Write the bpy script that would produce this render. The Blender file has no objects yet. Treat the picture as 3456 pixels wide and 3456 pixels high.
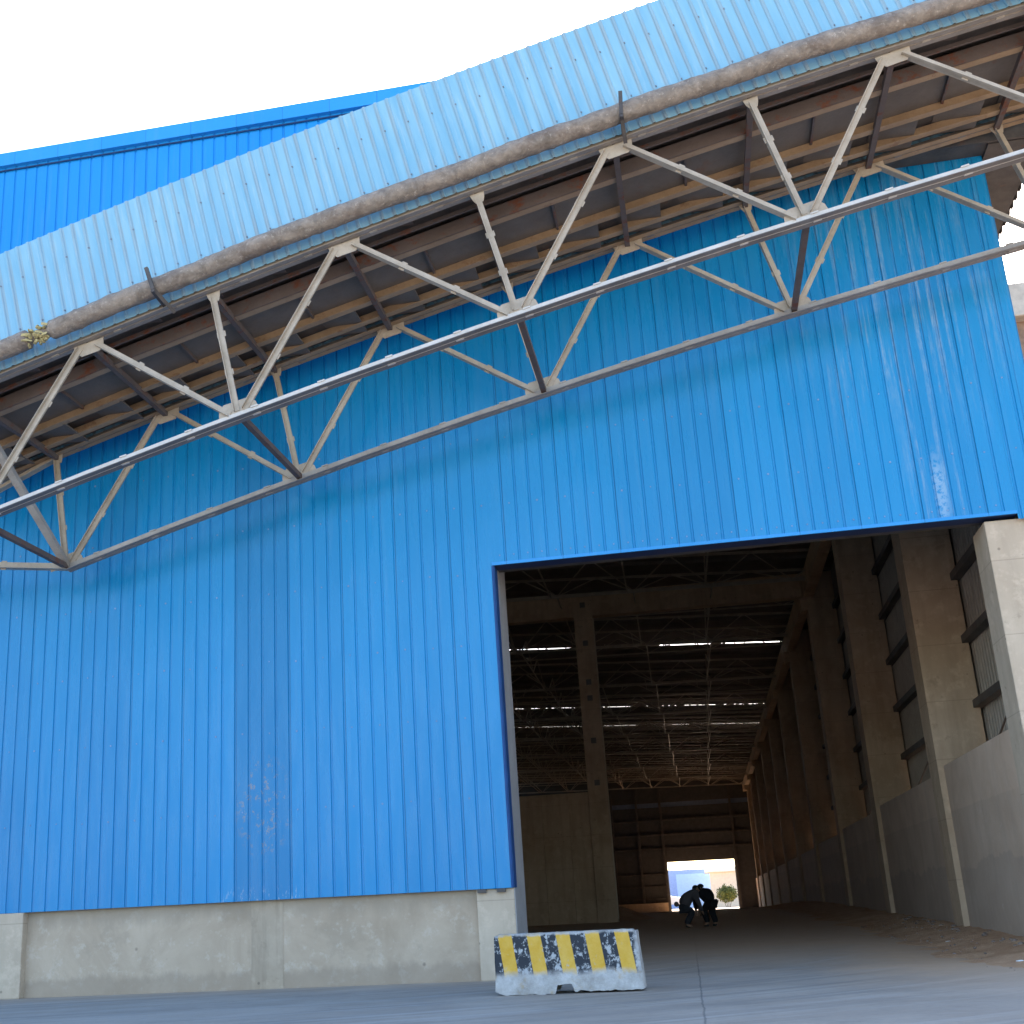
import bpy, bmesh, math, random
from mathutils import Vector, Matrix
random.seed(7)
sc = bpy.context.scene
col = sc.collection

# ------------------------------------------------------------------ camera
YAW, PITCH, ROLL, F, CX, CAMY, CAMZ = -0.1938, 0.3100, -0.0481, 4203.627, 1465.29, -21.024, 1.1
cam_d = bpy.data.cameras.new('camera'); cam = bpy.data.objects.new('camera', cam_d); col.objects.link(cam)
fw = Vector((math.sin(YAW)*math.cos(PITCH), math.cos(YAW)*math.cos(PITCH), math.sin(PITCH)))
rt = Vector((math.cos(YAW), -math.sin(YAW), 0)); up = rt.cross(fw)
r2 = math.cos(ROLL)*rt + math.sin(ROLL)*up; u2 = -math.sin(ROLL)*rt + math.cos(ROLL)*up
M = Matrix((r2, u2, -fw)).transposed().to_4x4(); M.translation = Vector((0, CAMY, CAMZ))
cam.matrix_world = M
cam_d.sensor_fit = 'HORIZONTAL'; cam_d.sensor_width = 14.9; cam_d.lens = 14.9*F/3456
cam_d.shift_x = (1728-CX)/3456; cam_d.clip_start = 0.1; cam_d.clip_end = 3000
sc.camera = cam

# ------------------------------------------------------------------ light
SUN_EL, SUN_AZ = math.radians(34), math.radians(10)
w = bpy.data.worlds.new("World"); sc.world = w; w.use_nodes = True
nt = w.node_tree; nt.nodes.clear()
sky = nt.nodes.new('ShaderNodeTexSky'); sky.sky_type = 'NISHITA'; sky.sun_disc = False
sky.sun_elevation = SUN_EL; sky.sun_rotation = SUN_AZ; sky.air_density = 1.0; sky.dust_density = 1.6; sky.ozone_density = 1.0
bg = nt.nodes.new('ShaderNodeBackground'); bg.inputs[1].default_value = 0.15
wo = nt.nodes.new('ShaderNodeOutputWorld')
nt.links.new(sky.outputs[0], bg.inputs[0]); nt.links.new(bg.outputs[0], wo.inputs[0])
sd = bpy.data.lights.new('sun', 'SUN'); sd.energy = 5.0; sd.angle = math.radians(0.53); sd.color = (1, 0.88, 0.73)
so = bpy.data.objects.new('sun', sd); col.objects.link(so)
sdir = Vector((math.sin(SUN_AZ)*math.cos(SUN_EL), math.cos(SUN_AZ)*math.cos(SUN_EL), math.sin(SUN_EL)))
so.rotation_euler = sdir.to_track_quat('Z', 'Y').to_euler(); so.location = (0, 0, 60)
sc.view_settings.view_transform = 'Standard'; sc.view_settings.look = 'None'
sc.view_settings.gamma = 1.0; sc.view_settings.exposure = 2.05
sc.cycles.use_denoising = True
sc.cycles.max_bounces = 8; sc.cycles.diffuse_bounces = 7; sc.cycles.glossy_bounces = 3

# ------------------------------------------------------------------ helpers
def empty(name, loc, label=None, cat=None, group=None):
    o = bpy.data.objects.new(name, None); col.objects.link(o); o.location = loc
    o.empty_display_size = .3
    if label: o['label'] = label
    if cat: o['category'] = cat
    if group: o['group'] = group
    return o
def link(name, me, mat, parent=None, world_verts=True):
    o = bpy.data.objects.new(name, me); col.objects.link(o)
    if mat and not me.materials:
        for m in (mat if isinstance(mat, (list, tuple)) else [mat]): me.materials.append(m)
    if parent:
        o.parent = parent
        if world_verts:
            p = Vector((0, 0, 0)); q = parent
            while q: p += q.location; q = q.parent
            o.location = -p
    return o
def top(o, label=None, cat=None, kind=None, group=None):
    if label: o['label'] = label
    if cat: o['category'] = cat
    if kind: o['kind'] = kind
    if group: o['group'] = group
    return o
class MB:
    def __init__(s): s.v = []; s.f = []; s.m = []
    def quad(s, a, b, c, d, m=0):
        n = len(s.v); s.v += [tuple(a), tuple(b), tuple(c), tuple(d)]; s.f.append((n, n+1, n+2, n+3)); s.m.append(m)
    def face(s, pts, m=0):
        n = len(s.v); s.v += [tuple(p) for p in pts]; s.f.append(tuple(range(n, n+len(pts)))); s.m.append(m)
    def box(s, x0, x1, y0, y1, z0, z1, m=0):
        s.prism([(x0, y0, z0), (x1, y0, z0), (x1, y1, z0), (x0, y1, z0)], (0, 0, z1-z0), m)
    def prism(s, pts, d, m=0):
        n = len(s.v); d = Vector(d); k = len(pts)
        s.v += [tuple(p) for p in pts] + [tuple(Vector(p)+d) for p in pts]
        s.f.append(tuple(range(n+k-1, n-1, -1))); s.f.append(tuple(range(n+k, n+2*k))); s.m += [m, m]
        for i in range(k):
            j = (i+1) % k; s.f.append((n+i, n+j, n+k+j, n+k+i)); s.m.append(m)
    def bar(s, p, q, w_, h_, nrm=(0, -1, 0), off=0., m=0):
        """rectangular bar p->q, width w_ in plane, h_ along nrm"""
        p = Vector(p); q = Vector(q); t = (q-p).normalized(); n = Vector(nrm); n = (n-t*n.dot(t)).normalized(); b = t.cross(n)
        c = [p + b*sx*w_/2 + n*(off+sy*h_/2) for sx, sy in ((-1, -1), (1, -1), (1, 1), (-1, 1))]
        s.prism(c, q-p, m)
    def build(s, name, mat, parent=None, bev=0):
        me = bpy.data.meshes.new(name); me.from_pydata(s.v, [], s.f)
        bm = bmesh.new(); bm.from_mesh(me)
        bmesh.ops.remove_doubles(bm, verts=bm.verts, dist=1e-5)
        bmesh.ops.recalc_face_normals(bm, faces=bm.faces)
        bm.to_mesh(me); bm.free()
        o = link(name, me, mat, parent)
        if isinstance(mat, (list, tuple)) and len(s.m) == len(me.polygons):
            for p, i in zip(me.polygons, s.m): p.material_index = i
        if bev:
            b = o.modifiers.new('bevel', 'BEVEL'); b.width = bev; b.segments = 2; b.limit_method = 'ANGLE'
        return o
def obox(name, mat, parent, *a, bev=0):
    m = MB(); m.box(*a); return m.build(name, mat, parent, bev)

# ---- node helpers
class NB:
    def __init__(s, name):
        s.mat = bpy.data.materials.new(name); s.mat.use_nodes = True; s.nt = s.mat.node_tree
        s.b = s.nt.nodes['Principled BSDF']; s.tc = s.nt.nodes.new('ShaderNodeTexCoord')
        s.P = s.tc.outputs['Object']
    def n(s, t, **k):
        x = s.nt.nodes.new(t)
        for a, v in k.items(): setattr(x, a, v)
        return x
    def l(s, a, b): s.nt.links.new(a, b)
    def set(s, sock, v):
        if hasattr(v, 'is_output') or hasattr(v, 'links'): s.l(v, sock)
        else: sock.default_value = v
    def map(s, scale=(1, 1, 1), loc=(0, 0, 0), rot=(0, 0, 0), src=None):
        m = s.n('ShaderNodeMapping'); s.l(src or s.P, m.inputs[0]); m.inputs['Scale'].default_value = scale
        m.inputs['Location'].default_value = loc; m.inputs['Rotation'].default_value = rot; return m.outputs[0]
    def noise(s, scale=1, det=5, rough=.6, vec=None, dist=0):
        x = s.n('ShaderNodeTexNoise'); s.l(vec or s.P, x.inputs['Vector']); x.inputs['Scale'].default_value = scale
        x.inputs['Detail'].default_value = det; x.inputs['Roughness'].default_value = rough; x.inputs['Distortion'].default_value = dist
        return x.outputs['Fac']
    def ramp(s, f, *st):
        x = s.n('ShaderNodeValToRGB'); s.l(f, x.inputs[0]); e = x.color_ramp.elements
        while len(e) < len(st): e.new(.5)
        for el, (p, c) in zip(e, st): el.position = p; el.color = (c, c, c, 1) if not isinstance(c, (tuple, list)) else (*c, 1)
        return x.outputs[0]
    def mix(s, f, a, b, mode='MIX'):
        x = s.n('ShaderNodeMix', data_type='RGBA', blend_type=mode); s.set(x.inputs[0], f)
        for sock, v in ((x.inputs[6], a), (x.inputs[7], b)): s.set(sock, (*v, 1) if isinstance(v, tuple) and len(v) == 3 else v)
        return x.outputs[2]
    def math(s, op, a, b=0., c=None, clamp=False):
        x = s.n('ShaderNodeMath', operation=op, use_clamp=clamp); s.set(x.inputs[0], a); s.set(x.inputs[1], b)
        if c is not None: s.set(x.inputs[2], c)
        return x.outputs[0]
    def xyz(s):
        x = s.n('ShaderNodeSeparateXYZ'); s.l(s.P, x.inputs[0]); return x.outputs
    def blob(s, c, r, soft=1.):
        """1 inside an ellipsoid at c with radii r, 0 outside"""
        v = s.map(scale=tuple(1/a for a in r), loc=tuple(-p/a for p, a in zip(c, r)))
        x = s.n('ShaderNodeVectorMath', operation='LENGTH'); s.l(v, x.inputs[0])
        return s.math('MULTIPLY', s.math('SUBTRACT', 1., x.outputs['Value']), soft, clamp=True)
    def bump(s, h, st=.3, d=.02):
        x = s.n('ShaderNodeBump'); x.inputs['Strength'].default_value = st; x.inputs['Distance'].default_value = d
        s.l(h, x.inputs['Height']); s.l(x.outputs[0], s.b.inputs['Normal'])
    def done(s, colr, rough=.6, spec=.5, metal=0.):
        s.set(s.b.inputs['Base Color'], (*colr, 1) if isinstance(colr, tuple) else colr)
        s.set(s.b.inputs['Roughness'], rough); s.b.inputs['Specular IOR Level'].default_value = spec
        s.b.inputs['Metallic'].default_value = metal
        return s.mat

def flat(name, c, r=.7, s=.3, var=.15):
    n = NB(name); cc = n.mix(n.ramp(n.noise(3, 6, .6), (.35, 0.), (.65, 1.)), tuple(x*(1-var) for x in c), tuple(min(1, x*(1+var)) for x in c))
    n.bump(n.noise(20, 5, .6), .15, .005)
    return n.done(cc, r, s)

RP, R0 = 0.24941, -11.8269          # cladding rib pitch and phase
def blue_cladding(name, base, base2, stains=True, rough=.34):
    n = NB(name); X, Y, Z = n.xyz()
    pan = n.math('FLOOR', n.math('DIVIDE', n.math('SUBTRACT', X, R0-.02), RP*4))
    wn = n.n('ShaderNodeTexWhiteNoise', noise_dimensions='1D'); n.l(pan, wn.inputs['W'])
    c = n.mix(n.math('MULTIPLY', wn.outputs['Value'], 1.), base, base2)
    fade = n.ramp(n.noise(.35, 3, .5, n.map((1, 1, .6))), (.35, 0.), (.7, 1.))
    c = n.mix(n.math('MULTIPLY', fade, .35), c, tuple(min(1, b*1.15+.02) for b in base2))
    lap = n.math('FRACT', n.math('DIVIDE', n.math('SUBTRACT', X, R0-.02), RP*4))
    c = n.mix(n.math('MULTIPLY', n.math('LESS_THAN', lap, .018), .45), c, tuple(b*.45 for b in base))
    dust = n.ramp(n.noise(1.6, 8, .65, n.map((6, 1, .35))), (.52, 0.), (.75, 1.))
    c = n.mix(n.math('MULTIPLY', dust, .07), c, (.30, .40, .50))
    if stains:
        # four newer, deeper-coloured sheets
        st4 = n.math('MULTIPLY', n.math('GREATER_THAN', X, -7.90), n.math('LESS_THAN', X, -6.86))
        c = n.mix(n.math('MULTIPLY', st4, .55), c, tuple(b*.86 for b in base))
        # scraped, rust-brown patch on the re-fitted sheets, white scrapes below it
        rn = n.ramp(n.noise(7, 8, .75, n.map((1.2, 1, 1))), (.55, 0.), (.60, 1.))
        rm = n.math('MINIMUM', n.blob((-7.35, 0, 2.95), (.55, 3, .95), 2.5), rn)
        c = n.mix(n.math('MULTIPLY', rm, .55), c, (.36, .27, .20))
        wn2 = n.ramp(n.noise(9, 6, .75, n.map((2.2, 1, .6))), (.57, 0.), (.63, 1.))
        low = n.ramp(n.math('MULTIPLY', Z, .5), (.705, 1.), (.83, 0.))
        wm = n.math('MINIMUM', n.math('MULTIPLY', low, n.blob((-7.4, 0, 1.5), (.8, 3, .9), 3)), wn2)
        c = n.mix(n.math('MULTIPLY', wm, .8), c, (.62, .66, .68))
        # pale lime runs washed down the upper right sheets
        st = n.ramp(n.noise(1.5, 7, .7, n.map((5.5, 1, .22))), (.49, 0.), (.62, 1.))
        reg = n.math('MAXIMUM', n.blob((4.3, 0, 11.2), (2.3, 3, 3.6), 1.6), n.blob((4.4, 0, 7.6), (.55, 3, 1.6), 2.))
        fine = n.ramp(n.noise(14, 6, .7, n.map((1, 1, .35))), (.4, .35), (.62, 1.))
        sm = n.math('MULTIPLY', n.math('MULTIPLY', st, reg), fine)
        c = n.mix(n.math('MULTIPLY', sm, .42), c, (.40, .48, .55))
        dr = n.math('MULTIPLY', n.blob((4.45, 0, 7.35), (.13, 3, .85), 1.6), n.ramp(n.noise(10, 5, .7), (.40, 0.), (.52, 1.)))
        c = n.mix(n.math('MULTIPLY', dr, .38), c, (.50, .60, .68))
        # grime caught along the rows where the girts sit
    bm1 = n.noise(.8, 2, .5, n.map((2.5, 1, .8))); bm2 = n.noise(3, 3, .5)
    n.bump(n.math('ADD', n.math('MULTIPLY', bm1, .5), n.math('MULTIPLY', bm2, .15)), .35, .02)
    rg = n.ramp(n.noise(2.5, 5, .6, n.map((3, 1, .4))), (.3, rough-.06), (.75, rough+.18))
    return n.done(c, rg, .33)
def concrete(name, a, b, scale=1.0, streak=.5, grime=.4, tie=False, rough=.85, pits=True):
    n = NB(name); X, Y, Z = n.xyz()
    c = n.mix(n.ramp(n.noise(.9*scale, 8, .62, dist=.4), (.33, 0.), (.68, 1.)), a, b)
    s1 = n.ramp(n.noise(1.3*scale, 6, .65, n.map((3.5, 3.5, .35))), (.45, 0.), (.72, 1.))
    c = n.mix(n.math('MULTIPLY', s1, streak), c, tuple(x*.62 for x in a))
    s2 = n.ramp(n.noise(4.3*scale, 9, .7), (.52, 0.), (.66, 1.))
    c = n.mix(n.math('MULTIPLY', s2, grime), c, tuple(min(1, x*1.22) for x in b))
    s3 = n.ramp(n.noise(2.1*scale, 7, .75, n.map(loc=(5, 3, 1))), (.60, 0.), (.66, 1.))
    c = n.mix(n.math('MULTIPLY', s3, grime*.8), c, tuple(x*.5 for x in a))
    h = n.noise(16, 8, .65)
    if pits:
        v = n.n('ShaderNodeTexVoronoi'); n.l(n.P, v.inputs['Vector']); v.inputs['Scale'].default_value = 3.1
        hole = n.ramp(v.outputs['Distance'], (.055, 1.), (.085, 0.))
        c = n.mix(n.math('MULTIPLY', hole, .55), c, tuple(x*.35 for x in a))
        h = n.math('SUBTRACT', h, hole)
    if tie:
        # horizontal shuttering joints
        fz = n.math('FRACT', n.math('DIVIDE', Z, 1.22)); ln = n.ramp(fz, (0., 1.), (.018, 0.))
        c = n.mix(n.math('MULTIPLY', ln, .5), c, tuple(x*.45 for x in a))
    n.bump(h, .35, .012)
    return n.done(c, rough, .3)
def paint_steel(name, a, b, rust=.3, rustc=(.16, .065, .03), rough=.55, scale=1., dust=0.):
    n = NB(name)
    c = n.mix(n.ramp(n.noise(2.2*scale, 6, .65), (.35, 0.), (.7, 1.)), a, b)
    r = n.ramp(n.noise(3.1*scale, 9, .72, n.map((1, 1, 1.2), (3, 7, 2))), (.62-.12*rust, 0.), (.70-.08*rust, 1.))
    c = n.mix(n.math('MULTIPLY', r, min(1, rust*1.6)), c, rustc)
    f = n.ramp(n.noise(22, 6, .7), (.5, 0.), (.7, 1.))
    c = n.mix(n.math('MULTIPLY', f, .25), c, tuple(x*.55 for x in a))
    n.bump(n.noise(30, 5, .7), .2, .004)
    return n.done(c, rough, .4)

def mk_plinth():
    n = NB('stained_plinth'); X, Y, Z = n.xyz()
    c = n.mix(n.ramp(n.noise(.8, 9, .64, dist=.5), (.34, 0.), (.66, 1.)), (.38, .295, .215), (.52, .42, .32))
    bl = n.ramp(n.noise(1.7, 7, .7, n.map(loc=(7, 1, 3))), (.56, 0.), (.64, 1.))
    c = n.mix(n.math('MULTIPLY', bl, .32), c, (.33, .27, .205))
    fl = n.ramp(n.noise(4.5, 9, .75), (.54, 0.), (.63, 1.)); c = n.mix(n.math('MULTIPLY', fl, .30), c, (.64, .58, .50))
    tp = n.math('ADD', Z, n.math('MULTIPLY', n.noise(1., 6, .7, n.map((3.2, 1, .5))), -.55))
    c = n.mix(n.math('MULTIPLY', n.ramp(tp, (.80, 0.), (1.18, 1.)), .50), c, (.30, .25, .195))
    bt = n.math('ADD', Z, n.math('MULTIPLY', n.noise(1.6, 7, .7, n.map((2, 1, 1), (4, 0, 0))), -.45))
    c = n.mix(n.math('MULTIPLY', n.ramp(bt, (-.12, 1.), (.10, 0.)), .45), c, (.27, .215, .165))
    v = n.n('ShaderNodeTexVoronoi'); n.l(n.P, v.inputs['Vector']); v.inputs['Scale'].default_value = 1.3
    c = n.mix(n.math('MULTIPLY', n.ramp(v.outputs['Distance'], (.02, 1.), (.05, 0.)), .6), c, (.16, .13, .10))
    n.bump(n.noise(12, 9, .7), .4, .012)
    return n.done(c, .88, .25)
M_blue = blue_cladding('blue_cladding', (.001, .196, .460), (.002, .232, .525), rough=.25)
M_blue_hi = blue_cladding('blue_cladding_skylit', (.003, .225, .62), (.004, .24, .65), stains=False, rough=.4)  # brighter copy of the facade blue; its wider sky light is in the colour
M_navy0 = flat('navy_line', (.01, .04, .12), .7)
M_trim = blue_cladding('blue_trim', (.015, .25, .62), (.02, .27, .66), stains=False)
M_conc = concrete('plinth_concrete', (.46, .405, .33), (.59, .53, .44), 1.0, .45, .35)
M_conc_l = concrete('pillar_concrete', (.45, .36, .27), (.56, .465, .36), .8, .25, .45, tie=True)
M_conc_d = concrete('inner_concrete', (.44, .32, .215), (.56, .425, .30), .8, .4, .4, tie=True)
M_conc_w = concrete('inner_wall_concrete', (.50, .415, .345), (.64, .55, .47), .7, .6, .4)
def mk_lowwall():
    n = NB('low_wall_concrete'); X, Y, Z = n.xyz()
    c = n.mix(n.ramp(n.noise(.8, 9, .65, dist=.4), (.33, 0.), (.68, 1.)), (.54, .40, .295), (.66, .515, .40))
    st = n.ramp(n.noise(1.2, 7, .7, n.map((1, 1.3, .3))), (.48, 0.), (.70, 1.))
    c = n.mix(n.math('MULTIPLY', st, .30), c, (.33, .265, .215))
    e = n.math('MULTIPLY', n.math('SUBTRACT', n.noise(.55, 7, .62), .5), 1.1)
    lo = n.ramp(n.math('MULTIPLY', n.math('ADD', Z, e), .25), (.365, 1.), (.375, 0.))
    c = n.mix(n.math('MULTIPLY', lo, .30), c, (.27, .235, .21))
    ed = n.math('MULTIPLY', n.math('SUBTRACT', n.noise(2., 6, .7), .5), .10)
    hi = n.ramp(n.math('MULTIPLY', n.math('ADD', Z, ed), .25), (.645, 1.), (.652, 0.))
    c = n.mix(n.math('MULTIPLY', hi, .20), c, (.30, .245, .20))
    pt = n.ramp(n.noise(2.6, 9, .75, n.map(loc=(2, 9, 4))), (.60, 0.), (.68, 1.))
    c = n.mix(n.math('MULTIPLY', pt, .25), c, (.70, .62, .54))
    n.bump(n.noise(9, 9, .7), .45, .02)
    return n.done(c, .88, .25)
M_lowwall = mk_lowwall()
M_steel = paint_steel('truss_steel', (.33, .28, .22), (.46, .405, .335), .12)
M_steel_g = paint_steel('weathered_steel', (.27, .25, .23), (.40, .38, .355), .2)
M_cream = paint_steel('primed_beam', (.26, .175, .105), (.34, .24, .15), .35)
M_skylit = paint_steel('skylit_chord_steel', (.50, .48, .45), (.62, .60, .58), .15, (.35, .12, .08))  # pale tone carries the sky light on the chord's upright legs
M_half_shaded = paint_steel('half_shaded_flange', (.20, .18, .165), (.28, .255, .235), .2)  # milder underside shade of the flanges, put into the colour
M_shaded = paint_steel('shaded_steel', (.13, .12, .115), (.20, .185, .175), .2)  # dark tone carries the shade of chord undersides and recesses
M_dark = paint_steel('dark_steel', (.05, .045, .045), (.10, .09, .085), .3)
M_rusty = paint_steel('rusty_plate', (.10, .078, .07), (.125, .10, .095), .75, (.15, .05, .025), .8)
M_floorp = paint_steel('walkway_plate', (.11, .093, .082), (.15, .13, .115), .3, (.15, .07, .04), .85, .6)
M_jamb = paint_steel('jamb_steel', (.30, .30, .31), (.38, .38, .39), .05, rough=.5)
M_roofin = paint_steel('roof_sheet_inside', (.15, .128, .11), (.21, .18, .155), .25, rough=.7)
M_clad_in = paint_steel('side_sheet_inside', (.33, .29, .24), (.42, .37, .32), .15, rough=.6)
M_truss_in = paint_steel('roof_truss_steel', (.34, .29, .24), (.46, .40, .33), .2, rough=.5)
def mk_black():
    n = NB('matt_black'); return n.done((.012, .012, .013), .9, .1)
M_black = mk_black()  # plain black for the car wheels
ZT_ = 11.64
def mk_faded():
    n = NB('faded_gallery_sheet'); X, Y, Z = n.xyz()
    T = math.atan(.2256)
    v = n.map(rot=(0, T, 0))                      # rotate so that z runs along the ribs
    s = n.noise(1.2, 7, .6, n.map((4, 1, .5), src=v))
    c = n.mix(n.ramp(s, (.32, 0.), (.68, 1.)), (.150, .375, .55), (.245, .47, .61))
    pan = n.noise(.5, 2, .5)
    c = n.mix(n.ramp(pan, (.4, 0.), (.65, .55)), c, (.19, .41, .58))
    d = n.ramp(n.noise(1.5, 6, .7, n.map((9, 1, .7), src=v)), (.55, 0.), (.72, 1.))
    c = n.mix(n.math('MULTIPLY', d, .28), c, (.52, .60, .66))
    sx = n.math('ADD', n.math('ADD', n.math('MULTIPLY', X, math.cos(T)), n.math('MULTIPLY', Z, math.sin(T))), 12.7-(ZT_+.115)*math.sin(T))
    fr = n.math('FRACT', n.math('DIVIDE', sx, .1905))
    rb = n.ramp(fr, (.60, 0.), (.70, 1.), (.97, 1.), (1., 0.))
    dm = n.ramp(n.noise(1.1, 5, .6, n.map(loc=(2, 2, 2))), (.3, .35), (.7, 1.))
    c = n.mix(n.math('MULTIPLY', n.math('MULTIPLY', rb, dm), .50), c, (.27, .25, .23))
    n.bump(n.noise(3, 4, .6), .2, .01)
    return n.done(c, .5, .4)
M_faded = mk_faded()
def mk_lag():
    n = NB('pipe_lagging')
    c = n.mix(n.ramp(n.noise(5, 9, .7, dist=.6), (.35, 0.), (.65, 1.)), (.15, .125, .105), (.31, .265, .225))
    c = n.mix(n.math('MULTIPLY', n.ramp(n.noise(13, 8, .75), (.56, 0.), (.66, 1.)), .6), c, (.52, .47, .42))
    c = n.mix(n.math('MULTIPLY', n.ramp(n.noise(2.3, 8, .7, n.map(loc=(3, 1, 8))), (.54, 0.), (.64, 1.)), .5), c, (.12, .085, .07))
    n.bump(n.noise(9, 8, .7, dist=.5), .8, .05)
    return n.done(c, .62, .5)
M_lag = mk_lag()
def mk_wool():
    n = NB('glass_wool'); c = n.mix(n.noise(20, 6, .7), (.42, .36, .17), (.62, .56, .33)); n.bump(n.noise(30, 6, .8), .9, .03)
    return n.done(c, 1., 0.)
M_wool = mk_wool()
def mk_ground():
    n = NB('concrete_ground'); X, Y, Z = n.xyz()
    c = n.mix(n.ramp(n.noise(.45, 8, .62, dist=.5), (.32, 0.), (.7, 1.)), (.32, .27, .225), (.42, .365, .31))
    # tyre sweeps turning out of the doorway
    vx = n.math('ADD', X, 14.); vy = n.math('SUBTRACT', Y, 12.)
    rad = n.math('SQRT', n.math('ADD', n.math('POWER', vx, 2.), n.math('POWER', vy, 2.)))
    ang = n.math('ARCTAN2', vy, vx)
    cb = n.n('ShaderNodeCombineXYZ'); n.l(n.math('MULTIPLY', rad, 1.6), cb.inputs[0]); n.l(n.math('MULTIPLY', ang, 1.8), cb.inputs[1])
    tr = n.ramp(n.noise(1., 7, .68, cb.outputs[0], .3), (.50, 0.), (.68, 1.))
    c = n.mix(n.math('MULTIPLY', tr, .58), c, (.15, .15, .15))
    cb2 = n.n('ShaderNodeCombineXYZ'); n.l(n.math('MULTIPLY', rad, 3.1), cb2.inputs[0]); n.l(n.math('MULTIPLY', ang, 2.5), cb2.inputs[1]); cb2.inputs[2].default_value = 4.
    tl = n.ramp(n.noise(1., 7, .7, cb2.outputs[0], .3), (.52, 0.), (.72, 1.))
    c = n.mix(n.math('MULTIPLY', tl, .50), c, (.54, .52, .49))
    st = n.ramp(n.noise(1.1, 8, .7, n.map((.6, 4, 1), rot=(0, 0, .45))), (.5, 0.), (.72, 1.))
    c = n.mix(n.math('MULTIPLY', st, .16), c, (.44, .43, .41))
    c = n.mix(n.math('MULTIPLY', n.ramp(n.noise(9, 9, .75), (.5, 0.), (.66, 1.)), .22), c, (.14, .14, .14))
    wb = n.math('ADD', Y, n.math('MULTIPLY', n.noise(.8, 6, .65, n.map(loc=(1, 1, 1))), 1.6))
    wf = n.math('MULTIPLY', n.ramp(n.math('MULTIPLY', wb, .25), (-.02, 0.), (.20, 1.)), n.math('LESS_THAN', X, -3.0))
    c = n.mix(n.math('MULTIPLY', wf, .45), c, (.40, .345, .28))
    bt_ = n.ramp(n.noise(.9, 9, .72, n.map(loc=(6, 2, 0))), (.56, 0.), (.66, 1.))
    c = n.mix(n.math('MULTIPLY', bt_, .25), c, (.19, .18, .165))
    # saw-cut joint from the camera into the shed, and a wandering crack
    jx = n.math('ADD', X, n.math('MULTIPLY', Y, .0155)); jx = n.math('ADD', jx, .29)
    wob = n.math('MULTIPLY', n.math('SUBTRACT', n.noise(1.1, 5, .7), .5), .07)
    j = n.ramp(n.math('ABSOLUTE', n.math('ADD', jx, wob)), (.005, 1.), (.016, 0.))
    jy = n.ramp(n.math('ABSOLUTE', n.math('ADD', Y, n.math('MULTIPLY', n.math('SUBTRACT', n.noise(.9, 6, .75, n.map(loc=(9, 0, 0))), .5), .9), )), (.0, 0.), (.0, 0.))
    ck = n.math('ADD', n.math('ADD', n.math('MULTIPLY', X, .55), n.math('MULTIPLY', Y, -1.)), n.math('MULTIPLY', n.math('SUBTRACT', n.noise(1.2, 8, .75, n.map(loc=(2, 5, 0))), .5), 1.3))
    k = n.ramp(n.math('ABSOLUTE', n.math('ADD', ck, .95)), (.006, 1.), (.02, 0.))
    k = n.math('MULTIPLY', k, n.blob((-5.3, -3.8, 0), (2.8, 2.6, 2), 4))
    c = n.mix(n.math('MULTIPLY', n.math('MAXIMUM', j, k), .55), c, (.10, .10, .10))
    # dust blown over the slab towards the doorway's right-hand side and deeper in the shed
    e = n.math('ADD', X, n.math('MULTIPLY', n.math('SUBTRACT', n.noise(.7, 7, .65), .5), 1.7))
    d1 = n.ramp(n.math('MULTIPLY', e, .1), (.12, 0.), (.30, 1.))
    d2 = n.ramp(n.math('MULTIPLY', n.math('ADD', Y, n.math('MULTIPLY', n.noise(.3, 6, .6), 8.)), .02), (.07, 0.), (.22, 1.))
    yin = n.ramp(n.math('ADD', n.math('MULTIPLY', Y, .04), .5), (.22, 0.), (.48, 1.))
    d = n.math('MULTIPLY', n.math('MAXIMUM', d1, d2), yin)
    c = n.mix(n.math('MULTIPLY', d, .92), c, n.mix(n.noise(2.5, 8, .7), (.50, .32, .20), (.62, .43, .28)))
    # unseen yard behind the camera, made pale and sandy to bounce warm light
    far = n.ramp(n.math('ADD', n.math('MULTIPLY', Y, -.02), n.math('MULTIPLY', n.noise(.15, 5, .6), .15)), (.50, 0.), (.56, 1.))
    c = n.mix(far, c, n.mix(n.noise(.6, 8, .7), (.40, .33, .25), (.50, .42, .33)))
    n.bump(n.math('ADD', n.noise(2, 8, .7), n.math('MULTIPLY', n.math('MAXIMUM', j, k), -.6)), .35, .02)
    return n.done(c, n.ramp(n.noise(1.5, 5), (.3, .62), (.7, .85)), .4)
M_ground = mk_ground()
def mk_dirt():
    n = NB('brown_dirt')
    c = n.mix(n.ramp(n.noise(1.7, 9, .7), (.35, 0.), (.65, 1.)), (.46, .26, .145), (.62, .40, .25))
    c = n.mix(n.math('MULTIPLY', n.ramp(n.noise(11, 9, .8), (.55, 0.), (.68, 1.)), .4), c, (.44, .36, .29))
    n.bump(n.noise(7, 9, .75), .8, .06)
    return n.done(c, .95, .1)
M_dirt = mk_dirt()
# ------------------------------------------------------------------ ground
def sstep(t): t = max(0., min(1., t)); return t*t*(3-2*t)
def fz(x, y):
    if y < 1: z = 0.
    elif y < 40: z = .50*((y-1)/39)**.8
    elif y < 48: z = .50
    else: z = .50 - .75*sstep((y-48)/70)
    return z
def ground_mesh():
    me = bpy.data.meshes.new('ground'); bm = bmesh.new()
    xs = [-700, -200, -80, -40] + [-24+i*1.0 for i in range(45)] + [40, 80, 200, 700]
    ys = [-700, -200, -60] + [-30+i*1.0 for i in range(150)] + [130, 160, 250, 600, 1500]
    V = [[bm.verts.new((x, y, fz(x, y))) for x in xs] for y in ys]
    for j in range(len(ys)-1):
        for i in range(len(xs)-1): bm.faces.new((V[j][i], V[j][i+1], V[j+1][i+1], V[j+1][i]))
    bm.to_mesh(me); bm.free()
    for p in me.polygons: p.use_smooth = True
    return me
top(link('ground', ground_mesh(), M_ground), kind='structure')
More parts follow.
